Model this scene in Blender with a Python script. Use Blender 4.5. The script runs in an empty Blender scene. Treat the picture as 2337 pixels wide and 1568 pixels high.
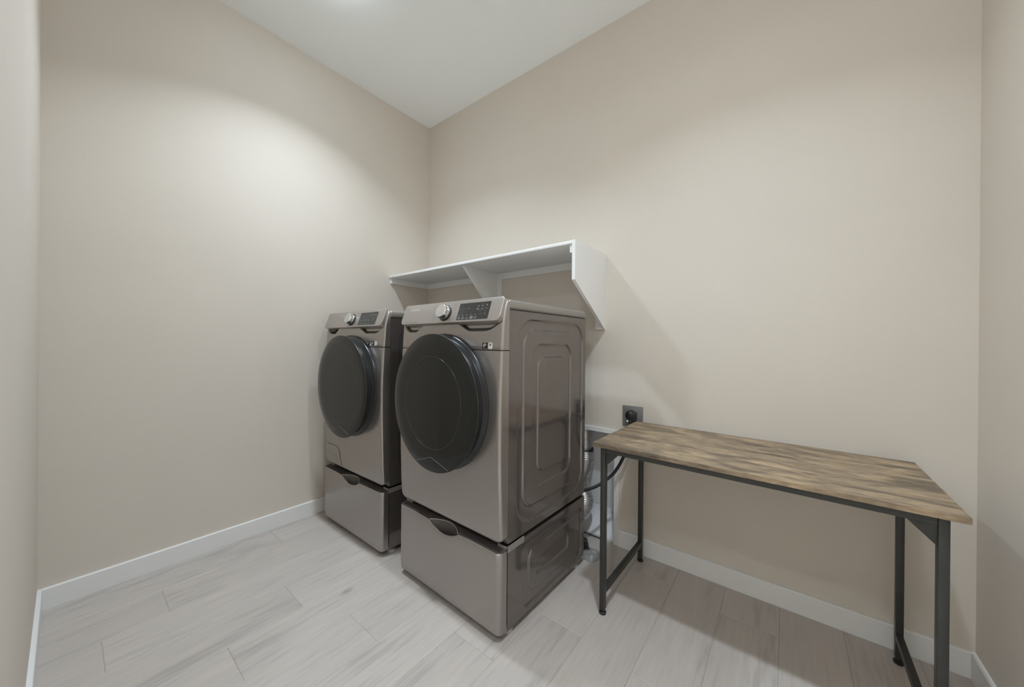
import bpy, bmesh, math, random
from math import sin, cos, pi, radians, sqrt, exp
from mathutils import Vector, Matrix
random.seed(7)
COL = bpy.context.scene.collection
SC = bpy.context.scene

# ------------------------------------------------------------------ materials
def new_mat(name):
    m = bpy.data.materials.new(name); m.use_nodes = True
    return m, m.node_tree.nodes, m.node_tree.links, m.node_tree.nodes['Principled BSDF']

def mat(name, col, rough=0.5, metal=0.0, noise=0.0, nscale=30.0, bump=0.0, bscale=200.0, coat=0.0, trans=0.0, alpha=1.0, spec=None, stretch=None):
    m, n, l, b = new_mat(name)
    b.inputs['Base Color'].default_value = (*col, 1)
    b.inputs['Roughness'].default_value = rough
    b.inputs['Metallic'].default_value = metal
    b.inputs['Coat Weight'].default_value = coat
    b.inputs['Coat Roughness'].default_value = 0.08
    b.inputs['Transmission Weight'].default_value = trans
    b.inputs['Alpha'].default_value = alpha
    if spec is not None: b.inputs['Specular IOR Level'].default_value = spec
    tc = n.new('ShaderNodeTexCoord')
    mp = n.new('ShaderNodeMapping'); l.new(tc.outputs['Object'], mp.inputs[0])
    if stretch: mp.inputs['Scale'].default_value = stretch
    if noise > 0:
        t = n.new('ShaderNodeTexNoise'); t.inputs['Scale'].default_value = nscale; t.inputs['Detail'].default_value = 4
        l.new(mp.outputs[0], t.inputs['Vector'])
        r = n.new('ShaderNodeValToRGB')
        r.color_ramp.elements[0].position = 0.3; r.color_ramp.elements[1].position = 0.7
        r.color_ramp.elements[0].color = (*[c * (1 - noise) for c in col], 1)
        r.color_ramp.elements[1].color = (*[min(1, c * (1 + noise)) for c in col], 1)
        l.new(t.outputs['Fac'], r.inputs[0]); l.new(r.outputs[0], b.inputs['Base Color'])
    if bump > 0:
        t2 = n.new('ShaderNodeTexNoise'); t2.inputs['Scale'].default_value = bscale; t2.inputs['Detail'].default_value = 3
        l.new(mp.outputs[0], t2.inputs['Vector'])
        bp = n.new('ShaderNodeBump'); bp.inputs['Strength'].default_value = bump; bp.inputs['Distance'].default_value = 0.002
        l.new(t2.outputs['Fac'], bp.inputs['Height']); l.new(bp.outputs[0], b.inputs['Normal'])
    return m

M = {}
M['wall'] = mat('beige_wall_paint', (0.68, 0.624, 0.556), 0.85, noise=0.012, nscale=2.5, bump=0.12, bscale=120, spec=0.3)
M['ceiling'] = mat('white_ceiling_paint', (0.90, 0.92, 0.92), 0.9, bump=0.1, bscale=120, spec=0.2)
M['white'] = mat('white_semi_gloss_trim', (0.82, 0.82, 0.81), 0.38, noise=0.01, nscale=6, spec=0.4)
M['niche'] = mat('white_enamel_recess', (0.74, 0.74, 0.76), 0.4, noise=0.015, nscale=8)
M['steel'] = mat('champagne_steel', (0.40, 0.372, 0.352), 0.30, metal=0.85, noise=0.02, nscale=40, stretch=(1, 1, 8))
M['side'] = mat('shaded_champagne_side', (0.20, 0.178, 0.167), 0.12, metal=0.65, noise=0.02, nscale=10, coat=0.3)  # same champagne paint as the front, its darker reflections put into the colour
M['lid'] = mat('champagne_lid', (0.34, 0.318, 0.295), 0.42, metal=0.55, noise=0.02, nscale=12)
M['panel'] = mat('champagne_panel', (0.45, 0.42, 0.395), 0.34, metal=0.7, noise=0.015, nscale=60)
M['chrome'] = mat('polished_chrome', (0.78, 0.78, 0.76), 0.12, metal=1.0, noise=0.02, nscale=60)
M['satin'] = mat('satin_silver', (0.62, 0.61, 0.58), 0.35, metal=0.7, noise=0.02, nscale=60)
M['black'] = mat('black_plastic', (0.012, 0.012, 0.012), 0.45, noise=0.1, nscale=60)
M['gloss'] = mat('gloss_black_door_rim', (0.008, 0.008, 0.009), 0.3, noise=0.1, nscale=30)
M['glass'] = mat('smoked_door_glass', (0.013, 0.0138, 0.012), 0.07, noise=0.05, nscale=4, spec=0.4)
M['glassring'] = mat('smoked_glass_ring', (0.035, 0.036, 0.034), 0.22, noise=0.05, nscale=4)
M['edge'] = mat('grey_door_edge', (0.035, 0.035, 0.0345), 0.35, metal=0.2, noise=0.05, nscale=20)
M['display'] = mat('charcoal_display', (0.035, 0.036, 0.034), 0.25, noise=0.05, nscale=40)
M['grip'] = mat('dim_grey_trim', (0.17, 0.17, 0.168), 0.4, metal=0.4, noise=0.03, nscale=40)
M['mark'] = mat('pale_print', (0.42, 0.42, 0.40), 0.5, noise=0.02, nscale=50)
M['darkmark'] = mat('grey_print', (0.20, 0.185, 0.17), 0.5, noise=0.02, nscale=50)
M['logo'] = mat('silver_print', (0.75, 0.73, 0.70), 0.35, noise=0.02, nscale=50)
M['label'] = mat('white_label', (0.72, 0.72, 0.70), 0.5, noise=0.02, nscale=50)
M['bracket'] = mat('grey_bracket', (0.33, 0.31, 0.285), 0.4, metal=0.4, noise=0.03, nscale=40)
M['foot'] = mat('pale_grey_foot', (0.45, 0.44, 0.42), 0.5, noise=0.03, nscale=30)
M['ledge'] = mat('brown_grey_ledge', (0.13, 0.115, 0.108), 0.38, metal=0.5, noise=0.03, nscale=30)
M['frame'] = mat('black_powder_coat', (0.032, 0.033, 0.030), 0.42, noise=0.08, nscale=40, bump=0.05, bscale=500)
M['rubber'] = mat('black_rubber', (0.015, 0.015, 0.016), 0.4, noise=0.1, nscale=40)
M['plate'] = mat('brushed_steel_plate', (0.24, 0.245, 0.24), 0.42, metal=0.25, noise=0.03, nscale=60, stretch=(1, 1, 12))
M['foil'] = mat('silver_foil_duct', (0.62, 0.62, 0.61), 0.32, metal=0.9, noise=0.06, nscale=60, bump=0.4, bscale=90)
M['clamp'] = mat('dark_steel_clamp', (0.12, 0.12, 0.12), 0.35, metal=0.9, noise=0.05, nscale=60)
M['bag'] = mat('clear_plastic_film', (0.80, 0.80, 0.79), 0.22, noise=0.03, nscale=30, trans=0.75, bump=0.6, bscale=40)

def emit_mat(name, col, strength):
    m, n, l, b = new_mat(name)
    b.inputs['Base Color'].default_value = (0.8, 0.8, 0.8, 1)
    b.inputs['Emission Color'].default_value = (*col, 1)
    b.inputs['Emission Strength'].default_value = strength
    t = n.new('ShaderNodeTexNoise'); t.inputs['Scale'].default_value = 20
    r = n.new('ShaderNodeValToRGB'); r.color_ramp.elements[0].color = (*[c * .98 for c in col], 1); r.color_ramp.elements[1].color = (*col, 1)
    l.new(t.outputs['Fac'], r.inputs[0]); l.new(r.outputs[0], b.inputs['Emission Color'])
    return m
M['lamp'] = emit_mat('lit_lamp_diffuser', (0.855, 0.985, 1.10), 42)
M['hallfill'] = emit_mat('added_fill_lamp_diffuser', (0.855, 0.985, 1.10), 1200)  # glow of the added fill lamp
M['halllamp'] = emit_mat('lit_hall_lamp_diffuser', (0.855, 0.985, 1.10), 170)

def floor_mat():
    m, n, l, b = new_mat('wood_look_porcelain_planks')
    at = n.new('ShaderNodeAttribute'); at.attribute_name = 'plank'; at.attribute_type = 'GEOMETRY'
    tc = n.new('ShaderNodeTexCoord')
    sc = n.new('ShaderNodeVectorMath'); sc.operation = 'SCALE'; sc.inputs['Scale'].default_value = 57.0
    l.new(at.outputs['Vector'], sc.inputs[0])
    ad = n.new('ShaderNodeVectorMath'); l.new(tc.outputs['Object'], ad.inputs[0]); l.new(sc.outputs[0], ad.inputs[1])
    mp = n.new('ShaderNodeMapping'); mp.inputs['Scale'].default_value = (1.0, 0.09, 1.0); l.new(ad.outputs[0], mp.inputs[0])
    n1 = n.new('ShaderNodeTexNoise'); n1.inputs['Scale'].default_value = 9; n1.inputs['Detail'].default_value = 5; n1.inputs['Distortion'].default_value = 0.7
    l.new(mp.outputs[0], n1.inputs['Vector'])
    n2 = n.new('ShaderNodeTexNoise'); n2.inputs['Scale'].default_value = 70; n2.inputs['Detail'].default_value = 4
    l.new(mp.outputs[0], n2.inputs['Vector'])
    mx = n.new('ShaderNodeMix'); mx.data_type = 'FLOAT'; mx.inputs[0].default_value = 0.50
    l.new(n1.outputs['Fac'], mx.inputs[2]); l.new(n2.outputs['Fac'], mx.inputs[3])
    r = n.new('ShaderNodeValToRGB'); cr = r.color_ramp
    cr.elements[0].position = 0.37; cr.elements[0].color = (0.415, 0.375, 0.345, 1)
    cr.elements[1].position = 0.64; cr.elements[1].color = (0.545, 0.487, 0.447, 1)
    e = cr.elements.new(0.47); e.color = (0.495, 0.452, 0.417, 1)
    l.new(mx.outputs[0], r.inputs[0])
    # plank tone
    sp = n.new('ShaderNodeSeparateXYZ'); l.new(at.outputs['Vector'], sp.inputs[0])
    mr = n.new('ShaderNodeMapRange'); mr.inputs['To Min'].default_value = 0.965; mr.inputs['To Max'].default_value = 1.035; l.new(sp.outputs[0], mr.inputs[0])
    hs = n.new('ShaderNodeVectorMath'); hs.operation = 'SCALE'; l.new(r.outputs[0], hs.inputs[0]); l.new(mr.outputs[0], hs.inputs['Scale'])
    # sparse knots
    mk = n.new('ShaderNodeMapping'); mk.inputs['Scale'].default_value = (1.0, 0.55, 1.0); l.new(ad.outputs[0], mk.inputs[0])
    vo = n.new('ShaderNodeTexVoronoi'); vo.inputs['Scale'].default_value = 2.6; l.new(mk.outputs[0], vo.inputs['Vector'])
    kr = n.new('ShaderNodeValToRGB'); kr.color_ramp.elements[0].position = 0.012; kr.color_ramp.elements[0].color = (0.55, 0.53, 0.52, 1)
    kr.color_ramp.elements[1].position = 0.06; kr.color_ramp.elements[1].color = (1, 1, 1, 1)
    l.new(vo.outputs['Distance'], kr.inputs[0])
    ml = n.new('ShaderNodeVectorMath'); ml.operation = 'MULTIPLY'; l.new(hs.outputs[0], ml.inputs[0]); l.new(kr.outputs[0], ml.inputs[1])
    l.new(ml.outputs[0], b.inputs['Base Color'])
    b.inputs['Roughness'].default_value = 0.42
    b.inputs['Specular IOR Level'].default_value = 0.4
    bp = n.new('ShaderNodeBump'); bp.inputs['Strength'].default_value = 0.15; bp.inputs['Distance'].default_value = 0.001
    l.new(n2.outputs['Fac'], bp.inputs['Height']); l.new(bp.outputs[0], b.inputs['Normal'])
    return m
M['floor'] = floor_mat()
M['grout'] = mat('grey_grout', (0.37, 0.345, 0.325), 0.9, noise=0.05, nscale=50)

def wood_mat():
    m, n, l, b = new_mat('rustic_brown_laminate')
    tc = n.new('ShaderNodeTexCoord')
    mp = n.new('ShaderNodeMapping'); mp.inputs['Scale'].default_value = (0.26, 1.0, 1.0); l.new(tc.outputs['Object'], mp.inputs[0])
    n1 = n.new('ShaderNodeTexNoise'); n1.inputs['Scale'].default_value = 14; n1.inputs['Detail'].default_value = 8; n1.inputs['Distortion'].default_value = 0.9
    n1.inputs['Roughness'].default_value = 0.62
    l.new(mp.outputs[0], n1.inputs['Vector'])
    mp2 = n.new('ShaderNodeMapping'); mp2.inputs['Scale'].default_value = (0.42, 1.0, 1.0); mp2.inputs['Location'].default_value = (3.1, 1.7, 0); l.new(tc.outputs['Object'], mp2.inputs[0])
    n2 = n.new('ShaderNodeTexNoise'); n2.inputs['Scale'].default_value = 10; n2.inputs['Detail'].default_value = 4; n2.inputs['Distortion'].default_value = 0.9
    l.new(mp2.outputs[0], n2.inputs['Vector'])
    n3 = n.new('ShaderNodeTexNoise'); n3.inputs['Scale'].default_value = 150; n3.inputs['Detail'].default_value = 3
    mp3 = n.new('ShaderNodeMapping'); mp3.inputs['Scale'].default_value = (0.20, 1.0, 1.0); l.new(tc.outputs['Object'], mp3.inputs[0]); l.new(mp3.outputs[0], n3.inputs['Vector'])
    r = n.new('ShaderNodeValToRGB'); cr = r.color_ramp
    cr.elements[0].position = 0.28; cr.elements[0].color = (0.165, 0.125, 0.088, 1)
    cr.elements[1].position = 0.72; cr.elements[1].color = (0.46, 0.35, 0.225, 1)
    e = cr.elements.new(0.45); e.color = (0.29, 0.218, 0.145, 1)
    e = cr.elements.new(0.56); e.color = (0.37, 0.276, 0.175, 1)
    l.new(n1.outputs['Fac'], r.inputs[0])
    r2 = n.new('ShaderNodeValToRGB'); r2.color_ramp.elements[0].position = 0.38; r2.color_ramp.elements[0].color = (0.54, 0.55, 0.58, 1)
    r2.color_ramp.elements[1].position = 0.55; r2.color_ramp.elements[1].color = (1, 1, 1, 1)
    l.new(n2.outputs['Fac'], r2.inputs[0])
    m1 = n.new('ShaderNodeVectorMath'); m1.operation = 'MULTIPLY'; l.new(r.outputs[0], m1.inputs[0]); l.new(r2.outputs[0], m1.inputs[1])
    r3 = n.new('ShaderNodeValToRGB'); r3.color_ramp.elements[0].position = 0.35; r3.color_ramp.elements[0].color = (0.76, 0.76, 0.77, 1); r3.color_ramp.elements[1].position = 0.65; r3.color_ramp.elements[1].color = (1.18, 1.17, 1.15, 1)
    l.new(n3.outputs['Fac'], r3.inputs[0])
    m2 = n.new('ShaderNodeVectorMath'); m2.operation = 'MULTIPLY'; l.new(m1.outputs[0], m2.inputs[0]); l.new(r3.outputs[0], m2.inputs[1])
    mk = n.new('ShaderNodeMapping'); mk.inputs['Scale'].default_value = (0.55, 1.0, 0.3); l.new(tc.outputs['Object'], mk.inputs[0])
    vo = n.new('ShaderNodeTexVoronoi'); vo.inputs['Scale'].default_value = 9; l.new(mk.outputs[0], vo.inputs['Vector'])
    kr = n.new('ShaderNodeValToRGB'); kr.color_ramp.elements[0].position = 0.03; kr.color_ramp.elements[0].color = (0.55, 0.53, 0.52, 1)
    kr.color_ramp.elements[1].position = 0.16; kr.color_ramp.elements[1].color = (1, 1, 1, 1)
    l.new(vo.outputs['Distance'], kr.inputs[0])
    m3 = n.new('ShaderNodeVectorMath'); m3.operation = 'MULTIPLY'; l.new(m2.outputs[0], m3.inputs[0]); l.new(kr.outputs[0], m3.inputs[1])
    l.new(m3.outputs[0], b.inputs['Base Color'])
    b.inputs['Roughness'].default_value = 0.5; b.inputs['Specular IOR Level'].default_value = 0.35
    bp = n.new('ShaderNodeBump'); bp.inputs['Strength'].default_value = 0.12; bp.inputs['Distance'].default_value = 0.001
    l.new(n3.outputs['Fac'], bp.inputs['Height']); l.new(bp.outputs[0], b.inputs['Normal'])
    return m
M['wood'] = wood_mat()

# ------------------------------------------------------------------ object helpers
def link(name, mesh, parent=None):
    o = bpy.data.objects.new(name, mesh); COL.objects.link(o)
    if parent: o.parent = parent
    return o
def build(name, bm, m, parent=None, smooth=False, angle=35):
    bmesh.ops.recalc_face_normals(bm, faces=bm.faces[:])
    me = bpy.data.meshes.new(name); bm.to_mesh(me); bm.free()
    mats = m if isinstance(m, (list, tuple)) else [m]
    for x in mats: me.materials.append(x)
    if smooth:
        for p in me.polygons: p.use_smooth = True
        if angle: me.set_sharp_from_angle(angle=radians(angle))
    return link(name, me, parent)
def empty(name, loc, rz=0, label=None, cat=None, group=None):
    o = bpy.data.objects.new(name, None); COL.objects.link(o)
    o.location = loc; o.rotation_euler = (0, 0, rz); o.empty_display_size = .1
    if label: o['label'] = label
    if cat: o['category'] = cat
    if group: o['group'] = group
    return o
def tag(o, label, cat, group=None):
    o['label'] = label; o['category'] = cat
    if group: o['group'] = group
    return o
def struct(name, bm, m, **k):
    o = build(name, bm, m, **k); o['kind'] = 'structure'; return o

def box(bm, a, b, bev=0.0, seg=2):
    x0, y0, z0 = [min(a[i], b[i]) for i in range(3)]; x1, y1, z1 = [max(a[i], b[i]) for i in range(3)]
    v = [bm.verts.new(p) for p in [(x0,y0,z0),(x1,y0,z0),(x1,y1,z0),(x0,y1,z0),(x0,y0,z1),(x1,y0,z1),(x1,y1,z1),(x0,y1,z1)]]
    f = [bm.faces.new([v[i] for i in q]) for q in [(3,2,1,0),(4,5,6,7),(0,1,5,4),(1,2,6,5),(2,3,7,6),(3,0,4,7)]]
    if bev > 0:
        es = list({e for q in f for e in q.edges})
        bmesh.ops.bevel(bm, geom=es, offset=bev, segments=seg, affect='EDGES', profile=0.5, clamp_overlap=True)
def prism(bm, poly, fn, d0, d1, bev=0.0):
    """poly: 2-D outline, fn(u,v,d)->3-D point"""
    a = [bm.verts.new(fn(u, v, d0)) for u, v in poly]; b = [bm.verts.new(fn(u, v, d1)) for u, v in poly]
    fs = [bm.faces.new(a[::-1]), bm.faces.new(b)]
    n = len(poly)
    for i in range(n): fs.append(bm.faces.new([a[i], a[(i+1) % n], b[(i+1) % n], b[i]]))
    if bev > 0:
        bm.normal_update()
        es = list({e for e in fs[1].edges})
        bmesh.ops.bevel(bm, geom=es, offset=bev, segments=3, affect='EDGES', profile=0.5, clamp_overlap=True)
def rrect(x0, y0, x1, y1, r, n=6, rs=None):
    rs = rs or (r, r, r, r)   # bl, br, tr, tl
    out = []
    for (cx, cy, a0, rr) in ((x0, y0, pi, rs[0]), (x1, y0, 1.5*pi, rs[1]), (x1, y1, 0, rs[2]), (x0, y1, .5*pi, rs[3])):
        ox = cx + (rr if cx == x0 else -rr); oy = cy + (rr if cy == y0 else -rr)
        for k in range(n + 1):
            a = a0 + k / n * pi / 2
            out.append((ox + rr * cos(a), oy + rr * sin(a)))
    return out
def catmull(pts, n=8):
    P = [Vector(p) for p in pts]; P = [2*P[0]-P[1]] + P + [2*P[-1]-P[-2]]
    out = []
    for i in range(1, len(P) - 2):
        for k in range(n):
            t = k / n
            out.append(0.5 * ((2*P[i]) + (P[i+1]-P[i-1])*t + (2*P[i-1]-5*P[i]+4*P[i+1]-P[i+2])*t*t + (-P[i-1]+3*P[i]-3*P[i+1]+P[i+2])*t**3))
    out.append(P[-2]); return out
def tube(bm, pts, rad, seg=12, cap=True):
    P = [Vector(p) for p in pts]; n = len(P)
    t0 = (P[1]-P[0]).normalized(); up = Vector((0,0,1)) if abs(t0.z) < .9 else Vector((1,0,0))
    nrm = t0.cross(up).normalized(); rings = []
    for i in range(n):
        t = (P[min(i+1,n-1)]-P[max(i-1,0)]).normalized()
        nrm = (nrm - t*nrm.dot(t)).normalized(); bn = t.cross(nrm)
        r = rad(i/(n-1)) if callable(rad) else rad
        rings.append([bm.verts.new(P[i] + (nrm*cos(a)+bn*sin(a))*r) for a in [2*pi*k/seg for k in range(seg)]])
    for i in range(n-1):
        for k in range(seg): bm.faces.new([rings[i][k], rings[i][(k+1)%seg], rings[i+1][(k+1)%seg], rings[i+1][k]])
    if cap: bm.faces.new(rings[0][::-1]); bm.faces.new(rings[-1])
def lathe(bm, prof, fn, seg=64):
    """prof: list of (r, h); fn(x,y,h)->point. r=0 ends close."""
    rings = []
    for r, h in prof:
        if r < 1e-6: rings.append([bm.verts.new(fn(0, 0, h))])
        else: rings.append([bm.verts.new(fn(r*cos(2*pi*k/seg), r*sin(2*pi*k/seg), h)) for k in range(seg)])
    for A, B in zip(rings[:-1], rings[1:]):
        for k in range(seg):
            k2 = (k+1) % seg
            if len(A) == 1 and len(B) == 1: continue
            if len(A) == 1: bm.faces.new([A[0], B[k], B[k2]])
            elif len(B) == 1: bm.faces.new([A[k], A[k2], B[0]])
            else: bm.faces.new([A[k], A[k2], B[k2], B[k]])
def quad(bm, *p): return bm.faces.new([bm.verts.new(q) for q in p])
def sstep(a, b, x):
    t = max(0.0, min(1.0, (x-a)/(b-a))); return t*t*(3-2*t)

# ------------------------------------------------------------------ room (metres; corner of the two far walls at the origin)
XR, YF, H = 3.0774, -2.0761, 3.1032
HX0, HX1, HY0, HY1 = 0.6, 4.2, -2.196, -5.0       # passage outside the doorway
DX0, DX1, DZ = 1.62, 3.05, 2.95                    # doorway in the front wall
NX0, NX1, NZ, ND = 1.36, 1.748, 0.648, 0.13        # dryer-vent recess

# floor: real planks with grout lines
def build_floor():
    bm = bmesh.new(); lay = bm.loops.layers.float_color.new('plank')
    X0, PW, G, L = 0.2325, 0.2084, 0.0010, 1.22
    offs = {0:-1.217,1:-1.72,2:-1.912,3:-1.348,4:-1.615,5:-1.241,6:-1.80,7:-1.02,8:-.717,9:-.16,10:-.75,11:-.218,12:-1.05,13:-.55}
    rnd = random.Random(3)
    xa, xb, ya, yb = 0.0, HX1, HY1, 0.0
    for k in range(-1, 20):
        x0 = max(xa, X0 + (k-1)*PW) if True else 0
        x1 = min(xb, X0 + k*PW)
        if x1 - x0 < .01: continue
        o = offs.get(k, rnd.uniform(-1.2, 0))
        j = math.floor((ya - o)/L)
        while o + j*L < yb:
            y0, y1 = max(ya, o + j*L), min(yb, o + (j+1)*L); j += 1
            if y1 - y0 < .004: continue
            c = (rnd.random(), rnd.random(), rnd.random(), 1)
            b = .0016
            top = [(x0+G+b,y0+G+b,0),(x1-G-b,y0+G+b,0),(x1-G-b,y1-G-b,0),(x0+G+b,y1-G-b,0)]
            bot = [(x0+G,y0+G,-.0012),(x1-G,y0+G,-.0012),(x1-G,y1-G,-.0012),(x0+G,y1-G,-.0012)]
            T = [bm.verts.new(p) for p in top]; B = [bm.verts.new(p) for p in bot]
            fs = [bm.faces.new(T)] + [bm.faces.new([B[i], B[(i+1)%4], T[(i+1)%4], T[i]]) for i in range(4)]
            for f in fs:
                for lp in f.loops: lp[lay] = c
    f = quad(bm, (xa-.1,ya-.1,-.0012),(xb+.1,ya-.1,-.0012),(xb+.1,yb+.25,-.0012),(xa-.1,yb+.25,-.0012)); f.material_index = 1
    return struct('floor', bm, [M['floor'], M['grout']])
build_floor()

bm = bmesh.new(); box(bm, (-.1, HY1-.1, H), (HX1+.1, .25, H+.1)); struct('ceiling', bm, M['ceiling'])
bm = bmesh.new(); box(bm, (-.12, YF-.12, -.05), (0, .25, H)); struct('wall_left', bm, M['wall'])
bm = bmesh.new(); box(bm, (XR, YF-.12, -.05), (XR+.12, .25, H)); struct('wall_right', bm, M['wall'])
# back wall with the recess cut out
bm = bmesh.new()
box(bm, (0,0,-.05), (NX0,.25,H)); box(bm, (NX1,0,-.05), (XR,.25,H)); box(bm, (NX0,0,NZ), (NX1,.25,H))
struct('wall_back', bm, M['wall'])
# front wall with doorway
bm = bmesh.new()
box(bm, (0,YF-.12,-.05), (DX0,YF,H)); box(bm, (DX1,YF-.12,-.05), (XR,YF,H)); box(bm, (DX0,YF-.12,DZ), (DX1,YF,H))
struct('wall_front', bm, M['wall'])
# passage beyond the doorway
bm = bmesh.new(); box(bm, (HX0-.1,HY1,-.05), (HX0,HY0,H)); struct('wall_passage_left', bm, M['wall'])
bm = bmesh.new(); box(bm, (HX1,HY1,-.05), (HX1+.1,HY0,H)); struct('wall_passage_right', bm, M['wall'])
bm = bmesh.new(); box(bm, (HX0-.1,HY1-.1,-.05), (HX1+.1,HY1,H)); struct('wall_passage_end', bm, M['wall'])
bm = bmesh.new(); box(bm, (XR+.12,HY0,-.05), (HX1,HY0+.12,H)); struct('wall_passage_near', bm, M['wall'])
# recess liner: side walls, top, back that slopes forward to the floor
bm = bmesh.new()
prof = [(.0015, .016), (.022, .03), (.118, .115), (ND, .14), (ND, NZ)]      # (y, z)
e = .001
for (ya, za), (yb, zb) in zip(prof[:-1], prof[1:]):
    quad(bm, (NX0,ya,za), (NX1,ya,za), (NX1,yb,zb), (NX0,yb,zb))
quad(bm, (NX0,.0015,0),(NX1,.0015,0),(NX1,.0015,.016),(NX0,.0015,.016))
quad(bm, (NX0,0,NZ-e),(NX1,0,NZ-e),(NX1,ND,NZ-e),(NX0,ND,NZ-e))
for x in (NX0+e, NX1-e):
    bm.faces.new([bm.verts.new(p) for p in [(x,0,0)]+[(x,y,z) for y,z in prof]+[(x,0,NZ)]])
struct('wall_recess', bm, M['niche'])
# casing round the recess
bm = bmesh.new()
box(bm, (NX1,-.012,0), (NX1+.030,-.0002,NZ+.027), .0015); box(bm, (NX0-.03,-.012,0), (NX0,-.0002,NZ+.027), .0015)
box(bm, (NX0,-.012,NZ), (NX1,-.0002,NZ+.027), .0015)
struct('trim_1', bm, M['white'])
# baseboards
def baseboard(name, a, b, nrm):
    a, b, nrm = Vector(a), Vector(b), Vector(nrm); d = (b-a).normalized()
    bm = bmesh.new(); t, h = .0135, .0935
    poly = [(.0002,.0005),(t,.0005),(t,h-.003),(t-.002,h-.0007),(t-.004,h),(.0002,h)]
    A = [bm.verts.new(a + nrm*u + Vector((0,0,v))) for u, v in poly]; B = [bm.verts.new(b + nrm*u + Vector((0,0,v))) for u, v in poly]
    bm.faces.new(A); bm.faces.new(B[::-1])
    for i in range(len(poly)): bm.faces.new([A[i], A[(i+1)%6], B[(i+1)%6], B[i]])
    return struct(name, bm, M['white'])
baseboard('baseboard_left', (0,YF+.0137,0), (0,-.0137,0), (1,0,0))
baseboard('baseboard_back_left', (0,0,0), (NX0-.0305,0,0), (0,-1,0))
baseboard('baseboard_back', (NX1+.0305,0,0), (XR,0,0), (0,-1,0))
baseboard('baseboard_right', (XR,-.0137,0), (XR,YF,0), (-1,0,0))
baseboard('baseboard_front', (0,YF,0), (DX0,YF,0), (0,1,0))
# ------------------------------------------------------------------ ceiling lamps
def lamp(name, x, y, label, m, watts=0):
    t = empty(name, (x, y, H), 0, label, 'ceiling light', 'flush ceiling lights')
    bm = bmesh.new(); lathe(bm, [(.095,-.0005),(.108,-.002),(.110,-.010),(.104,-.016),(.092,-.018),(.090,-.012),(.09,-.0005)], lambda a,b,h: (a,b,h), 48)
    build('trim_ring', bm, M['white'], t, True)
    bm = bmesh.new(); lathe(bm, [(0,-.050),(.03,-.0485),(.055,-.043),(.075,-.033),(.085,-.023),(.0895,-.0125)], lambda a,b,h: (a,b,h), 32)
    build('diffuser', bm, m, t, True)
    if watts:
        ld = bpy.data.lights.new('lamp_beam', 'AREA'); ld.shape = 'DISK'; ld.size = .10; ld.energy = watts; ld.color = (0.855, 0.985, 1.10); ld.spread = radians(120)
        lo = bpy.data.objects.new('lamp_beam', ld); COL.objects.link(lo); lo.parent = t; lo.location = (0,0,-.053)
    return t
lamp('ceiling_light', .72, -1.18, 'round lit flush lamp on the ceiling in front of the washing machine', M['lamp'], 13.0)
lamp('ceiling_light', 2.36, -1.18, 'round lit flush lamp on the ceiling above the wooden table', M['lamp'], 13.0)
lamp('ceiling_light', 2.66, -3.1, 'round lit flush lamp on the passage ceiling nearest the doorway', M['halllamp'])
lamp('ceiling_light', .95, -2.75, 'added fill lamp on the passage ceiling towards its left end', M['hallfill'])  # unseen lamp added only to raise the indirect fill light

# ------------------------------------------------------------------ laundry machines
W, D = .686, .64
ZM0, ZM1 = .376, 1.316              # machine body, heights above the floor
def rr_sdf(y, z, r):
    L, R, B, T, rad = r
    cx, cz = (L+R)/2, (B+T)/2
    qx, qz = abs(y-cx)-((R-L)/2-rad), abs(z-cz)-((T-B)/2-rad)
    return sqrt(max(qx,0)**2+max(qz,0)**2)+min(max(qx,qz),0)-rad
def side_panel(bm, xs, sgn, y0, y1, z0, z1, rects, amp, ny, nz):
    """embossed sheet-metal side; sgn=+1 faces +x"""
    vs = []
    for j in range(nz+1):
        row = []
        for i in range(ny+1):
            y = y0+(y1-y0)*i/ny; z = z0+(z1-z0)*j/nz
            h = 0.0; s = -1
            for r in rects:
                h += s*amp*(1-sstep(-.0075, .0, rr_sdf(y, z, r))); s = -s
            row.append(bm.verts.new((xs+sgn*h, y, z)))
        vs.append(row)
    for j in range(nz):
        for i in range(ny): bm.faces.new([vs[j][i], vs[j][i+1], vs[j+1][i+1], vs[j+1][i]])
RM = [(.054,.612,.415,1.284,.10),(.095,.550,.470,1.242,.08),(.160,.490,.540,1.178,.065),(.200,.446,.600,1.120,.05)]
RP = [(.095,.615,.050,.318,.045),(.143,.562,.098,.282,.04),(.193,.478,.150,.232,.03)]

def front_fy(z):
    pts = [(.36,-.034),(.40,-.039),(.47,-.045),(.70,-.052),(.95,-.053),(1.15,-.044),(1.27,-.036),(1.33,-.022),(1.36,-.012)]
    if z <= pts[0][0]: return pts[0][1]
    for (a, fa), (b, fb) in zip(pts[:-1], pts[1:]):
        if z <= b:
            t = (z-a)/(b-a); return fa+(fb-fa)*t
    return pts[-1][1]
def front_shell(bm, rows, r=.012, disp=None, nx=72):
    """rows: (z, inset, fy). horizontal section wraps round the front of the cabinet"""
    R = []
    for z, ins, F in rows:
        x0, x1 = ins, W-ins; pts = [(x0, .0)]
        for k in range(5):
            a = pi/2*k/4; pts.append((x0+r-r*cos(a), F+r-r*sin(a)))
        for k in range(1, nx): pts.append((x0+r+(x1-x0-2*r)*k/nx, F))
        for k in range(5):
            a = pi/2*(1-k/4); pts.append((x1-r+r*cos(a), F+r-r*sin(a)))
        pts.append((x1, .0))
        R.append([bm.verts.new((x, y+(disp(x, z) if (disp and y < F+r*.9) else 0), z)) for x, y in pts])
    for A, B in zip(R[:-1], R[1:]):
        for i in range(len(A)-1): bm.faces.new([A[i], A[i+1], B[i+1], B[i]])
    bm.faces.new(R[0]); bm.faces.new(R[-1][::-1])

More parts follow.
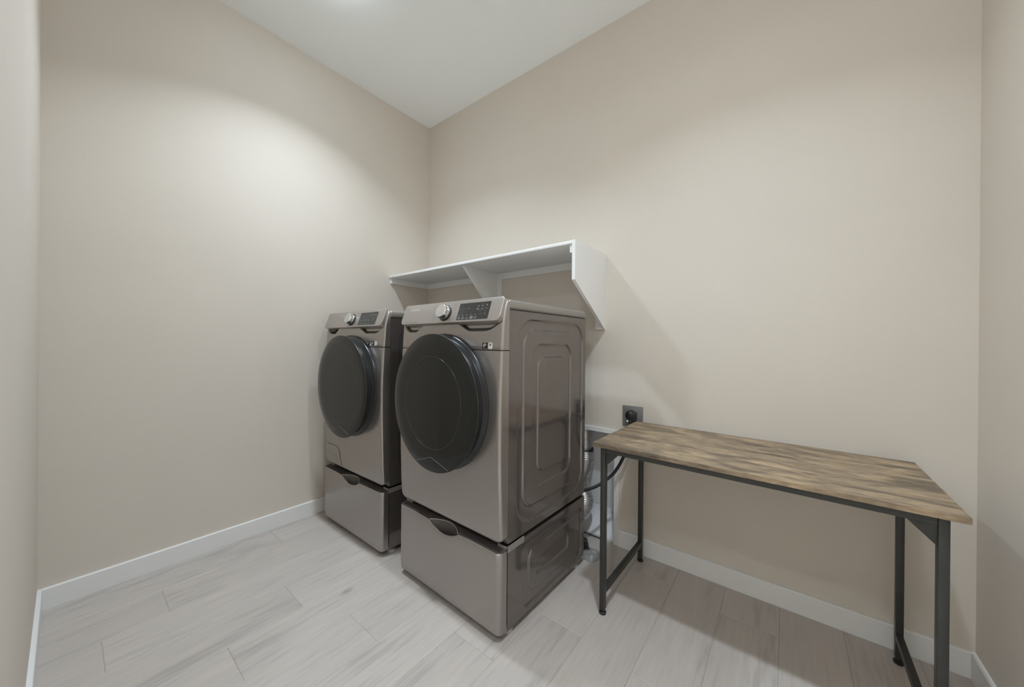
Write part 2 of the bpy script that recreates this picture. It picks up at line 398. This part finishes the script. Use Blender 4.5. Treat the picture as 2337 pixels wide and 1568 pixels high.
# control-panel plane
PB, PT = Vector((0,-.058,1.268)), Vector((0,-.022,1.368))
PU = (PT-PB).normalized(); PN = Vector((0,-PU.z,PU.y))
def pp(u, v, h=0.0):
    return Vector((u,0,0)) + PB + PU*v + PN*h

def text_mesh(body, width, fn, h):
    cu = bpy.data.curves.new('t', 'FONT'); cu.body = body; cu.size = 1
    o = bpy.data.objects.new('t', cu); COL.objects.link(o)
    dg = bpy.context.evaluated_depsgraph_get(); dg.update()
    me = bpy.data.meshes.new_from_object(o.evaluated_get(dg))
    bpy.data.objects.remove(o); bpy.data.curves.remove(cu)
    xs = [v.co.x for v in me.vertices]; s = width/(max(xs)-min(xs)); x0 = min(xs)
    for v in me.vertices: v.co = fn((v.co.x-x0)*s, v.co.y*s, h)
    bm = bmesh.new(); bm.from_mesh(me); bpy.data.meshes.remove(me); return bm

def machine(kind, t):
    """t = empty at floor level below the machine; local z measured from the floor"""
    Z = Matrix.Identity(4)
    # cabinet
    bm = bmesh.new()
    y0 = .0012
    side_panel(bm, W, 1, y0, D, ZM0, ZM1-.003, RM, .0075, 200, 300)
    side_panel(bm, 0, -1, y0, D, ZM0, ZM1-.003, RM, .0055, 55, 85)
    quad(bm, (0,D,ZM0),(W,D,ZM0),(W,D,ZM1-.003),(0,D,ZM1-.003))
    quad(bm, (0,y0,ZM0),(W,y0,ZM0),(W,D,ZM0),(0,D,ZM0)); quad(bm, (0,y0,ZM1-.003),(W,y0,ZM1-.003),(W,D,ZM1-.003),(0,D,ZM1-.003))
    quad(bm, (0,y0,ZM0),(W,y0,ZM0),(W,y0,ZM1-.003),(0,y0,ZM1-.003))
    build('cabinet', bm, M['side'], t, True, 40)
    # seam under the lid, lid
    bm = bmesh.new(); box(bm, (.004,.004,ZM1-.004), (W-.004,D-.004,ZM1+.002)); build('lid_seam', bm, M['black'], t)
    bm = bmesh.new(); box(bm, (-.001,-.004,ZM1), (W+.001,D+.004,1.356), .012, 4); build('lid', bm, M['lid'], t, True, 50)
    # lower front panel
    bm = bmesh.new(); rows = []
    rc = .03; zb = .386
    for k in range(9):
        a = pi/2*k/8; rows.append((zb+rc*(1-cos(a)), rc*(1-sin(a))*.9, front_fy(zb+rc*(1-cos(a)))+.006*(1-sin(a))))
    for z in [.44,.5,.56,.62,.68,.74,.8,.86,.92,.98,1.04,1.10,1.149]: rows.append((z, 0, front_fy(z)))
    front_shell(bm, rows)
    fp = build('front_panel', bm, M['steel'], t, True, 40)
    # seam
    bm = bmesh.new(); box(bm, (.003,-.028,1.146), (W-.003,-.001,1.156)); box(bm, (.014,-.0405,1.146), (W-.014,-.028,1.156)); build('seam', bm, M['black'], t)
    # upper fascia with finger scoops below the control panel
    def scoop(x, z):
        s = 0.0
        # trapezoid bump stays flush between the scoops
        f = max(0.0, min(1.0, (z-1.230)/(1.272-1.230)))
        lx = .120+.060*f; rx = .485-.080*f
        inx = max(1-sstep(lx-.016, lx+.004, x), sstep(rx-.004, rx+.016, x)) * sstep(.0, .02, x) * (1-sstep(W-.028, W-.004, x))
        zb_ = 1.226 + .032*max(sstep(W-.12, W-.008, x), 1-sstep(.008, .07, x))**2
        return .019*inx*sstep(zb_, zb_+.017, z)
    bm = bmesh.new(); rows = []
    zz = [1.1525, 1.154]+[1.17+.02*k for k in range(3)]+[1.224+.0022*k for k in range(25)]+[1.29,1.305,1.32,1.335,1.345,1.352]
    for z in zz:
        ins = 0.0 if z < 1.335 else .010*(1-sqrt(max(0, 1-((z-1.335)/.018)**2)))
        rows.append((z, ins, front_fy(z)+(.001 if z < 1.153 else 0)))
    front_shell(bm, rows, .012, scoop, 260)
    build('fascia', bm, M['steel'], t, True, 40)
    # control panel
    bm = bmesh.new()
    poly = rrect(.006, 0, W-.007, .1055, 0, 6, (.022,.026,.014,.014))
    prism(bm, poly, lambda u,v,h: pp(u,v,h), -.03, 0, .003)
    cp = build('control_panel', bm, M['panel'], t, True, 30)
    # display
    bm = bmesh.new(); prism(bm, rrect(.427,.010,.614,.088,.003), lambda u,v,h: pp(u,v,h), -.004, .0006)
    dp = build('display', bm, M['display'], cp)
    # display marks
    bm = bmesh.new(); rd = random.Random(5 if kind == 'dryer' else 9)
    def dash(u0, v0, u1, v1, h=.0009): quad(bm, pp(u0,v0,h), pp(u1,v0,h), pp(u1,v1,h), pp(u0,v1,h))
    def glyphs(u, v, w, hh, n):
        for k in range(n):
            a = u+w*k/n; q = rd.random()
            dash(a, v, a+w/n*.62, v+hh*.22)
            if q > .3: dash(a, v+hh*.4, a+w/n*(.3+.3*q), v+hh*.6)
            if q > .5: dash(a+w/n*.1, v+hh*.8, a+w/n*.6, v+hh)
    if kind == 'dryer':
        cols = [.435,.459,.484,.509,.536,.560,.587]
        for k, u in enumerate(cols[:5]):
            glyphs(u, .030, .012, .004, 2); glyphs(u, .0145, .016 if k != 3 else .019, .0095, 3)
        dash(.509,.0150,.528,.0175); dash(.509,.0215,.528,.0240)
        for u in cols[5:]: glyphs(u, .033, .012, .004, 3); glyphs(u, .045, .006, .005, 1)
        glyphs(.436,.060,.005,.004,1); glyphs(.449,.060,.006,.003,1); glyphs(.464,.061,.010,.003,2); glyphs(.484,.061,.011,.003,2)
        dash(.4535,.034,.4541,.055)
        for u in (.540,.563): glyphs(u, .054, .016, .008, 3); glyphs(u+.004, .068, .009, .010, 2)
        glyphs(.588,.056,.018,.003,4); glyphs(.590,.070,.010,.010,2)
    else:
        for u in (.436,.453,.470,.488,.506,.524,.543): glyphs(u, .016, .009, .006, 2)
        for u in (.440,.462,.485,.507,.530,.552,.580): glyphs(u, .036, .009, .009, 2)
        for u in (.442,.464,.487,.510): glyphs(u, .058, .008, .007, 1)
        for u in (.532,.552,.572,.593): glyphs(u, .066, .009, .012, 2)
        for u in (.560,.588): glyphs(u, .052, .014, .003, 3)
    build('display_marks', bm, M['mark'], dp)
    # cycle names either side of the knob, printed in small dashes
    bm = bmesh.new()
    n = 6 if kind == 'dryer' else 5
    for k in range(n):
        v = .017+.066*k/(n-1)
        a = .245+.004*abs(k-2.5); w = .018+.012*rd.random()
        for q in range(3): dash(a+w*q/3, v, a+w*(q+.8)/3, v+.0018, .0005)
    build('cycle_marks', bm, M['darkmark'], cp)
    bm = bmesh.new()
    for k in range(n):
        v = .017+.066*k/(n-1); a = .386; w = .018+.016*rd.random()
        for q in range(3): dash(a+w*q/3, v+.001, a+w*(q+.8)/3, v+.0028, .0005)
    build('cycle_marks', bm, M['darkmark'], cp)
    bm = bmesh.new()
    if kind == 'dryer':
        for q in range(12):
            if q != 2: dash(.045+q*.0085, .008, .045+q*.0085+.0062, .0108, .0005)
    else:
        dash(.04,.010,.11,.0107,.0005)
    build('small_print', bm, M['darkmark'], cp)
    if kind == 'dryer':
        bm = text_mesh('SAMSUNG', .072, lambda u,v,h: pp(.064+u,.071+v,h), .0006); build('logo', bm, M['logo'], cp)
    # knob
    kc = (.343,.047)
    def kf(a,b,h): return pp(kc[0]+a, kc[1]+b, h)
    bm = bmesh.new(); lathe(bm, [(.0375,-.002),(.0375,.004),(.0355,.006),(.030,.006),(0,.006)], kf, 48); kb = build('knob', bm, M['black'], cp, True)
    kb['label'] = 'black collar of the dial'
    bm = bmesh.new(); lathe(bm, [(.033,.006),(.0335,.012),(.0325,.030),(.0310,.0325)], kf, 48); build('knob_side', bm, M['chrome'], kb, True)
    bm = bmesh.new(); lathe(bm, [(.0312,.0322),(.0300,.0332),(.012,.0338),(0,.0339)], kf, 48); build('knob_cap', bm, M['satin'], kb, True)
    # badges
    fb = front_fy(1.17)
    def bp_(u, v, h): return (u, fb-.0004-h-(v-1.17)*.05*0, v)
    bl = [(.578,1.158,.606,1.181)] if kind == 'dryer' else [(.515,1.160,.541,1.184),(.566,1.160,.592,1.184)]
    for (a,b,c,d) in bl:
        bm = bmesh.new(); prism(bm, [(a,b),(c,b),(c,d),(a,d)], bp_, -.002, .0006)
        bd = build('badge', bm, M['black'], t)
        bm = bmesh.new(); cx, cy = (a+c)/2, (b+d)/2
        for k in range(10):
            a0, a1 = 2*pi*k/14, 2*pi*(k+1)/14; r0, r1 = .0055, .0085
            f = [(cx+r0*cos(a0),cy+r0*sin(a0)),(cx+r1*cos(a0),cy+r1*sin(a0)),(cx+r1*cos(a1),cy+r1*sin(a1)),(cx+r0*cos(a1),cy+r0*sin(a1))]
            quad(bm, *[bp_(u,v,.0009) for u,v in f])
        quad(bm, bp_(cx-.004,cy-.001,.0009), bp_(cx+.003,cy-.001,.0009), bp_(cx+.003,cy+.0012,.0009), bp_(cx-.004,cy+.0012,.0009))
        build('badge_print', bm, M['label'], bd)
    tags = [rrect(.611,1.156,.633,1.183,0,5,(.003,.003,.009,.009))] if kind == 'dryer' else [[(.543,1.160),(.561,1.160),(.561,1.178)], rrect(.595,1.160,.622,1.186,0,5,(.002,.008,.012,.008))]
    for P in tags:
        bm = bmesh.new(); prism(bm, P, bp_, -.002, .0006); wt = build('white_tag', bm, M['label'], t)
    if kind == 'dryer':
        bm = bmesh.new(); lathe(bm, [(.0052,.001),(.0052,.0011),(0,.0011)], lambda a,b,h: bp_(.622+a,1.173+b,h), 20); build('tag_dot', bm, M['darkmark'], wt)
    # door
    cx, cz, yf = (.337 if kind == 'dryer' else .343), .916, -.050
    kx, kz = (.965, 1.010) if kind == 'dryer' else (.99, 1.005)
    def df(a,b,h): return (cx+a*kx, yf-h, cz+b*kz)
    bm = bmesh.new(); lathe(bm, [(.301,-.004),(.301,.004),(.297,.010),(.288,.014),(.283,.020)], df, 96); dr = build('door', bm, M['gloss'], t, True)
    bm = bmesh.new(); lathe(bm, [(.281,.012),(.283,.030),(.288,.044),(.294,.054),(.2985,.058),(.2995,.0605),(.2985,.0625)], df, 96); build('door_rim', bm, M['edge'], dr, True)
    bm = bmesh.new(); lathe(bm, [(.2985,.0625),(.297,.0632),(.25,.0638),(.20,.0643),(.15,.0647),(.10,.0650),(.05,.0652),(0,.0653)], df, 96); build('door_glass', bm, M['glass'], dr, True, 60)
    bm = bmesh.new(); lathe(bm, [(.2015,.0640),(.2010,.0649),(.1995,.0649),(.199,.0640)], df, 96); build('window_ring', bm, M['glassring'], dr, True)
    # chevron grip at the foot of the glass
    bm = bmesh.new()
    def ch(a, b): return df(a, b, .0640)
    p = [(-.112,-.272),(0,-.236),(.118,-.268)]
    for (q, r_) in ((p[0],p[1]),(p[1],p[2])):
        tube(bm, [ch(q[0]+(r_[0]-q[0])*k/6, q[1]+(r_[1]-q[1])*k/6) for k in range(7)], .0011, 6)
    g = build('door_grip', bm, M['grip'], dr, True); g['label'] = 'thin grey chevron at the foot of the door glass'
    if kind == 'washer':
        # dark pocket of the detergent drawer
        bm = bmesh.new()
        prism(bm, [(.030,1.268),(.046,1.242),(.105,1.242),(.150,1.268)], lambda u,v,h: (u,-.034-h,v), -.012, .0015)
        build('detergent_pocket', bm, M['black'], t)
        # drain filter flap and sticker
        bm = bmesh.new()
        def ff(u, v, h): return (u, front_fy(v)-h, v)
        pts = [(.050,.515),(.150,.515),(.185,.510),(.200,.496),(.212,.45),(.222,.402)]
        tube(bm, [ff(u,v,.0002) for u,v in catmull([(a,b,0) for a,b in pts], 5) for u,v in [(u,v)]] if False else [ff(q.x,q.y,.0002) for q in catmull([(a,b,0) for a,b in pts], 5)], .0013, 6)
        build('filter_flap', bm, M['black'], t, True)
        bm = bmesh.new(); prism(bm, [(.118,.410),(.172,.406),(.166,.452),(.114,.456)], ff, -.001, .0007); st = build('sticker', bm, M['bracket'], t)
        bm = bmesh.new()
        for k in range(5):
            v = .413+.008*k; quad(bm, ff(.121,v,.0012), ff(.163,v-.002,.0012), ff(.162,v+.002,.0012), ff(.120,v+.004,.0012))
        build('sticker_print', bm, M['mark'], st)
    # feet
    for fx in (.06, W-.06):
        for fy_ in (.07, D-.07):
            bm = bmesh.new(); lathe(bm, [(0,.3657),(.02,.3657),(.02,.370),(.012,.3765),(0,.3765)], lambda a,b,h: (fx+a, fy_+b, h), 20)
            build('foot', bm, M['black'], t, True)

def pedestal(t):
    zt = .356; z0 = .026
    bm = bmesh.new(); y0 = .0012
    side_panel(bm, W, 1, y0, D, z0, zt, RP, .0075, 200, 110)
    side_panel(bm, 0, -1, y0, D, z0, zt, RP, .0055, 55, 35)
    quad(bm, (0,D,z0),(W,D,z0),(W,D,zt),(0,D,zt)); quad(bm, (0,y0,z0),(W,y0,z0),(W,D,z0),(0,D,z0))
    quad(bm, (0,y0,zt),(W,y0,zt),(W,D,zt),(0,D,zt)); quad(bm, (0,y0,z0),(W,y0,z0),(W,y0,zt),(0,y0,zt))
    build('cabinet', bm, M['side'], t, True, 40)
    # corner clips
    for x0, x1, s in ((-.001, .05, 0), (W-.05, W+.0012, 1)):
        bm = bmesh.new(); zc0, zc1 = .340, .3652
        xs = x1 if s else x0
        box(bm, (x0,-.006,zc0), (x1,.0,zc1), .001); xi = xs-.004 if s else xs+.004
        box(bm, (min(xs,xi),-.006,zc0), (max(xs,xi),.108,zc1), .001)
        c = build('corner_clip', bm, M['bracket'], t)
    # drawer front with dipped top edge
    F, r = -.050, .024
    ztop, zbot = .352, .030
    def dip(x): return .031*max(0, 1-((x-.343)/.102)**2)+.004*(sstep(.14,.26,x)*(1-sstep(.42,.54,x)))
    xs = []
    path = []
    path.append((0.0, -.004))
    for k in range(8): a = pi/2*k/7; path.append((r-r*cos(a), F+r-r*sin(a)))
    for k in range(1, 150): path.append((r+(W-2*r)*k/150, F))
    for k in range(8): a = pi/2*(1-k/7); path.append((W-r+r*cos(a), F+r-r*sin(a)))
    path.append((W, -.004))
    bm = bmesh.new(); rows = []
    def arc(x): return .040*max(0, 1-((x-.343)/.098)**2)
    for x, y in path:
        tp = ztop-dip(x)
        col = [bm.verts.new((x, y+.004*(1 if i == 0 else 0), zbot+(tp-.006-zbot)*i/10)) for i in range(11)]
        k = .004
        col.append(bm.verts.new((x, y+.0012 if y < -.02 else y, tp-.002)))
        col.append(bm.verts.new((x, y+.004 if y < -.02 else y, tp)))
        rows.append(col)
    for A, B in zip(rows[:-1], rows[1:]):
        for i in range(len(A)-1): bm.faces.new([A[i], B[i], B[i+1], A[i+1]])
    bm.faces.new([c[0] for c in rows][::-1])
    dr = build('drawer', bm, M['steel'], t, True, 45)
    # ledge behind the top edge of the drawer
    bm = bmesh.new(); A = []; B = []
    for x, y in path[1:-1]:
        yy = y+.004 if y < -.02 else y
        inner = abs(x-.343) < .098
        ya = yy+arc(x); za = ztop-dip(x) if not inner else ztop-.001
        if inner: ya = F+.004+arc(x)
        A.append(bm.verts.new((x, min(ya, -.003), za))); B.append(bm.verts.new((x, -.001, ztop+.004)))
    for i in range(len(A)-1): bm.faces.new([A[i], A[i+1], B[i+1], B[i]])
    build('ledge', bm, M['ledge'], dr, True, 40)
    # finger cup
    bm = bmesh.new(); rows = []
    n = 36
    for i in range(n+1):
        x = .245+.196*i/n; a0 = Vector((x, F+.004, ztop-dip(x))); a1 = Vector((x, F+.004+arc(x), ztop-.001))
        row = []
        for k in range(9):
            s = k/8; q = a0.lerp(a1, s); dep = .045*sin(pi*s)*(arc(x)/.04)
            row.append(bm.verts.new((q.x, q.y, q.z-dep)))
        rows.append(row)
    for A, B in zip(rows[:-1], rows[1:]):
        for k in range(8): bm.faces.new([A[k], B[k], B[k+1], A[k+1]])
    hd = build('handle', bm, M['ledge'], dr, True, 60)
    bm = bmesh.new()
    tube(bm, [(.245+.196*i/30, F+.004+arc(.245+.196*i/30), ztop) for i in range(31)], .0016, 6)
    o = build('handle_lip', bm, M['satin'], hd, True)
    # dark strip standing in for the shade under the drawer, and feet
    bm = bmesh.new(); P = rrect(.006, F+.012, W-.006, .2, 0, 6, (.02,.02,.001,.001)); prism(bm, P, lambda u,v,h: (u,v,h), .0235, .0295)
    build('shade_strip', bm, M['ledge'], t)
    for fx in (.045, W-.03):
        for fy_ in (.035, D-.06):
            bm = bmesh.new(); lathe(bm, [(0,0),(.024,0),(.024,.014),(.012,.017),(.012,.026),(0,.026)], lambda a,b,h: (fx+a, fy_+b, h), 24)
            build('foot', bm, M['foot'], t, True)

def dup_tree(o, parent=None):
    c = o.copy(); COL.objects.link(c)
    if parent: c.parent = parent
    for ch in list(o.children): dup_tree(ch, c)
    return c

RZ = radians(-1.43)
DPOS = (.98371-.0, -.89428, 0); WPOS = (.125, -.893, 0)
pd = empty('laundry_pedestal', DPOS, RZ, 'champagne metal drawer pedestal under the dryer, nearest the table', 'pedestal', 'drawer pedestals under the laundry machines')
pedestal(pd)
pw = dup_tree(pd); pw.location = WPOS; pw.rotation_euler = (0,0,0)
pw['label'] = 'champagne metal drawer pedestal under the washing machine beside the left wall'
def place(t, loc, rz):      # base of the machine is the pedestal top
    t.location = (loc[0], loc[1], .3657); t.rotation_euler = (0,0,rz)
    for c in t.children: c.location.z = -.3657
dm = empty('clothes_dryer', (0,0,0), 0, 'champagne front-loading dryer with round black door, standing nearer the table', 'dryer', 'front-loading laundry machines')
machine('dryer', dm); place(dm, DPOS, RZ)
wm = empty('washing_machine', (0,0,0), 0, 'champagne front-loading washer with round black door, beside the left wall', 'washing machine', 'front-loading laundry machines')
machine('washer', wm); place(wm, WPOS, 0)

# ------------------------------------------------------------------ wall shelf
sh = empty('wall_shelf', (0, 0, 1.262), 0, 'white wall shelf with angled end bracket above the washer and dryer', 'shelf')
SZ = 1.262
def sp_(bm): 
    for v in bm.verts: v.co.z -= SZ
    return bm
XE0, XE1 = 1.664, 1.682
zt_, zb_ = 1.7165, 1.6975
bm = bmesh.new(); box(bm, (.0004,-.392,zb_), (XE0,-.0004,zt_), .004, 3); build('shelf_board', sp_(bm), M['white'], sh, True, 30)
bm = bmesh.new()
prism(bm, [(-.0004,1.2622),(-.0004,1.7185),(-.392,1.7185),(-.392,1.512)][::-1], lambda u,v,d: (d,u,v), XE0, XE1)
build('end_panel', sp_(bm), M['white'], sh)
bm = bmesh.new()
prism(bm, [(-.0004,1.352),(-.0004,zb_),(-.352,zb_),(-.352,1.690)][::-1], lambda u,v,d: (d,u,v), .815, .833)
build('gusset', sp_(bm), M['white'], sh)
bm = bmesh.new(); box(bm, (.833,-.018,1.352), (.876,-.0004,1.652), .001); build('upright_cleat', sp_(bm), M['white'], sh)
bm = bmesh.new(); box(bm, (1.624,-.018,1.268), (XE0,-.0004,1.652), .001); build('upright_cleat', sp_(bm), M['white'], sh)
for a, b in ((.0185, .815), (.833, XE0)):
    bm = bmesh.new(); box(bm, (a,-.018,1.652), (b,-.0004,zb_), .001); build('ledger_strip', sp_(bm), M['white'], sh)
bm = bmesh.new(); box(bm, (.0004,-.380,1.655), (.0185,-.0004,zb_), .001); build('ledger_strip', sp_(bm), M['white'], sh)
bm = bmesh.new(); box(bm, (XE0-.018,-.384,1.655), (XE0,-.018,zb_), .001); build('ledger_strip', sp_(bm), M['white'], sh)

# ------------------------------------------------------------------ table
TROT = radians(-.9)
TC = Vector((2.396, -.308, 0))
tb = empty('console_table', TC, TROT, 'narrow rustic wood table with black metal legs against the back wall', 'table')
TW, TD = 1.040, .548
bm = bmesh.new(); box(bm, (-TW/2,-TD/2,.730), (TW/2,TD/2,.748), .0015, 2); build('tabletop', bm, M['wood'], tb)
lw, ld = .021, .028
lx, ly0, ly1 = TW/2-.032, -TD/2+.014, TD/2-.056
legs = {}
for sx in (-1, 1):
    for y in (ly0, ly1-.0):
        xa = sx*(lx); x0, x1 = (xa, xa+lw) if sx < 0 else (xa-lw, xa)
        bm = bmesh.new(); box(bm, (x0,y,.020), (x1,y+ld,.7296), .002, 2)
        lg = build('leg', bm, M['frame'], tb, True, 30)
        cx, cy = (x0+x1)/2, y+ld/2
        bm = bmesh.new(); lathe(bm, [(0,0),(.013,0),(.015,.003),(.015,.009),(.011,.013),(.006,.0145),(.006,.021),(0,.021)], lambda a,b,h: (cx+a, cy+b, h), 24)
        build('levelling_foot', bm, M['rubber'], lg, True)
        legs[(sx, y)] = (x0, x1, y)
for y in (ly0+.002, ly1+.004):
    bm = bmesh.new(); box(bm, (-lx+lw,y,.707), (lx-lw,y+.020,.7296), .0015); build('rail', bm, M['frame'], tb)
for sx in (-1, 1):
    x0 = -lx if sx < 0 else lx-lw
    bm = bmesh.new(); box(bm, (x0+.0005,ly0+ld,.707), (x0+lw-.0005,ly1,.7296), .0015); build('rail', bm, M['frame'], tb)
    bm = bmesh.new(); box(bm, (x0+.0005,ly0+ld,.086), (x0+lw-.0005,ly1,.112), .0015); build('stretcher', bm, M['frame'], tb)
for sx in (-1, 1):
    for y in (ly0+.008, ly1+.012):
        xi = sx*(lx-lw); bm = bmesh.new()
        P = [(xi, .707), (xi-sx*.056, .707), (xi-sx*.052, .702), (xi-sx*.005, .654), (xi, .648)]
        prism(bm, P, lambda u,v,d: (u,d,v), y, y+.003); build('corner_gusset', bm, M['frame'], tb)

# ------------------------------------------------------------------ outlet, cords, duct, odds and ends
ot = empty('wall_outlet', (1.851, 0, .766), 0, 'square steel outlet plate on the back wall behind the table corner', 'outlet')
bm = bmesh.new(); prism(bm, rrect(-.0585,-.0605,.0585,.0605,.004), lambda u,v,d: (u,d,v), -.0003, -.004, .001); build('cover_plate', bm, M['plate'], ot, True, 30)
bm = bmesh.new(); lathe(bm, [(.027,-.004),(.027,-.0055),(.025,-.006),(0,-.006)], lambda a,b,h: (a-.006,h,b+.010), 32); build('socket_face', bm, M['black'], ot)

pc = empty('power_cord', (1.846, -.006, .776), 0, 'thick black dryer cord with plug, hanging from the steel outlet plate to the dryer', 'power cord')
O = Vector((1.846, -.006, .776))
bm = bmesh.new(); lathe(bm, [(0,-.001),(.027,-.001),(.029,-.012),(.027,-.030),(.020,-.038),(0,-.039)], lambda a,b,h: (a,h,b), 28)
plug = build('plug', bm, M['rubber'], pc, True, 50)
bm = bmesh.new(); box(bm, (.004,-.034,-.034), (.034,-.004,.022), .008, 3); build('plug_grip', bm, M['rubber'], plug, True, 50)
bm = bmesh.new(); box(bm, (-.016,-.036,-.036), (-.006,-.030,-.026), .001); build('cord_tag', bm, M['label'], plug)
pts = [(1.848,-.030,.765),(1.852,-.040,.72),(1.850,-.046,.64),(1.826,-.05,.558),(1.776,-.055,.455),(1.730,-.085,.398),(1.690,-.14,.366),(1.640,-.205,.352),(1.610,-.247,.372),(1.600,-.2475,.42)]
bm = bmesh.new(); tube(bm, [q-O for q in catmull(pts, 8)], .0088, 12); build('cord', bm, M['rubber'], pc, True)

# vent duct in the recess
vd = empty('vent_duct', (1.53, .055, .06), 0, 'silver flexible dryer vent duct inside the white wall recess behind the dryer', 'duct')
VO = Vector((1.53, .055, .06))
def corr(P, base, amp, freq, seg=40):
    bm = bmesh.new(); L = 0; acc = [0]
    for a, b in zip(P[:-1], P[1:]): L += (b-a).length; acc.append(L)
    n = len(P); 
    tube(bm, P, lambda t: base+amp*sin(2*pi*freq*acc[min(n-1, int(round(t*(n-1))))]), seg); return bm
def dense(pts, step=.0018):
    P = catmull(pts, 60); out = [P[0]]
    for q in P[1:]:
        if (q-out[-1]).length >= step: out.append(q)
    return out
bm = corr([p-VO for p in dense([(1.522,.058,.646),(1.522,.058,.60),(1.522,.058,.55),(1.522,.058,.50)])], .049, .0012, 90); build('upper_pipe', bm, M['foil'], vd, True, None)
bm = bmesh.new(); lathe(bm, [(.052,-.006),(.0565,-.006),(.0565,.006),(.052,.006)], lambda a,b,h: (1.524+a-VO.x, .058+b-VO.y, .507+h-VO.z), 40)
box(bm, (1.577-VO.x,.045-VO.y,.497-VO.z), (1.586-VO.x,.062-VO.y,.523-VO.z), .002); cl = build('clamp', bm, M['clamp'], vd, True, 40)
bm = corr([p-VO for p in dense([(1.524,.058,.50),(1.528,.058,.44),(1.508,.060,.37),(1.497,.052,.315),(1.516,.026,.262),(1.560,-.008,.205),(1.552,-.045,.150),(1.50,-.105,.125),(1.44,-.18,.122)])], .0535, .0022, 110); build('flexible_hose', bm, M['foil'], vd, True, None)

# thin cord along the foot of the wall
bm = bmesh.new()
tube(bm, catmull([(1.48,-.06,.005),(1.53,-.030,.012),(1.565,-.020,.013),(1.61,-.012,.009),(1.65,-.006,.0045),(1.69,-.0045,.0034)], 8), .0032, 8)
tag(build('thin_cord', bm, M['rubber'], None, True), 'thin black cord lying on the floor along the foot of the wall recess', 'cord')

# black plug resting behind the pedestal
pl = empty('spare_plug', (1.648,-.165,0), radians(20), 'small black plug block standing on the floor behind the dryer pedestal', 'plug')
bm = bmesh.new(); box(bm, (-.013,-.018,.002), (.013,.020,.066), .005, 3)
for v in bm.verts: v.co.x += -(v.co.z-.03)*.25
zmin = min(v.co.z for v in bm.verts)
for v in bm.verts: v.co.z -= zmin
build('body', bm, M['rubber'], pl, True, 50)
bm = bmesh.new()
for yy in (-.008, .008): box(bm, (.0135,yy-.003,.006), (.024,yy+.003,.008))
build('prong', bm, M['clamp'], pl)

# clear plastic pouch on the floor
bm = bmesh.new(); n, m_ = 22, 26; rows = []; rd = random.Random(4)
for j in range(m_+1):
    row = []
    for i in range(n+1):
        u, v = i/n*2-1, j/m_*2-1
        k = max(abs(u), abs(v)); q = sqrt(u*u+v*v); s = (k/q if q > 1e-6 else 1)
        s = 1+(s-1)*.35
        hgt = .020*(1-max(abs(u),abs(v))**3)*(1+.25*sin(5*u+2*v)+.2*sin(7*v-3*u))
        row.append((u*s*.052, v*s*.062, hgt))
    rows.append(row)
T = [[bm.verts.new((x,y,.0012+z)) for x,y,z in r] for r in rows]; B = [[bm.verts.new((x*1.0,y*1.0,.0003)) for x,y,z in r] for r in rows]
for j in range(m_):
    for i in range(n):
        bm.faces.new([T[j][i],T[j][i+1],T[j+1][i+1],T[j+1][i]]); bm.faces.new([B[j+1][i],B[j+1][i+1],B[j][i+1],B[j][i]])
ring = [(0,i) for i in range(n+1)]+[(j,n) for j in range(1,m_+1)]+[(m_,i) for i in range(n-1,-1,-1)]+[(j,0) for j in range(m_-1,0,-1)]
for a, b in zip(ring, ring[1:]+ring[:1]): bm.faces.new([T[a[0]][a[1]],B[a[0]][a[1]],B[b[0]][b[1]],T[b[0]][b[1]]])
pb_ = tag(build('plastic_pouch', bm, M['bag'], None, True, 50), 'crumpled clear plastic pouch on the floor beside the back of the dryer pedestal', 'plastic bag')
pb_.location = (1.694,-.190,0); pb_.rotation_euler = (0,0,radians(-12))
# small wire hook left in the recess wall
bm = bmesh.new(); tube(bm, catmull([(1.615,.1295,.150),(1.615,.112,.149),(1.616,.104,.146),(1.6165,.103,.152),(1.6165,.106,.157)], 6), .0016, 8)
tag(build('wire_hook', bm, M['clamp'], None, True), 'small dark wire hook low on the back of the white wall recess', 'hook')

# ------------------------------------------------------------------ camera
cam = bpy.data.cameras.new('camera'); co = bpy.data.objects.new('camera', cam); COL.objects.link(co)
f, yaw, pitch, roll = 796.12, .665, -.0009, .00904
cam.sensor_fit = 'HORIZONTAL'; cam.sensor_width = 36; cam.lens = f/2337*36; cam.clip_start = .02
Fv = Vector((-sin(yaw), cos(yaw), 0)); Rv = Vector((cos(yaw), sin(yaw), 0)); Uv = Vector((0,0,1))
F2 = Fv*cos(pitch)+Uv*sin(pitch); U2 = Uv*cos(pitch)-Fv*sin(pitch)
R3 = Rv*cos(roll)+U2*sin(roll); U3 = U2*cos(roll)-Rv*sin(roll)
mw = Matrix((( R3.x, U3.x, -F2.x, 2.5366), (R3.y, U3.y, -F2.y, -2.0011), (R3.z, U3.z, -F2.z, 1.18), (0,0,0,1)))
co.matrix_world = mw
SC.camera = co

# ------------------------------------------------------------------ world and view
w = bpy.data.worlds.new('world'); SC.world = w; w.use_nodes = True
w.node_tree.nodes['Background'].inputs[0].default_value = (.8,.85,.9,1); w.node_tree.nodes['Background'].inputs[1].default_value = .3
vs = SC.view_settings
SC.display_settings.display_device = 'sRGB'
vs.view_transform = 'Standard'; vs.look = 'None'; vs.gamma = 1; vs.use_curve_mapping = False; vs.exposure = -0.08
SC.cycles.use_denoising = True
SC.cycles.max_bounces = 12; SC.cycles.diffuse_bounces = 8; SC.cycles.glossy_bounces = 6
SC.cycles.caustics_reflective = True
SC.cycles.sample_clamp_indirect = 8
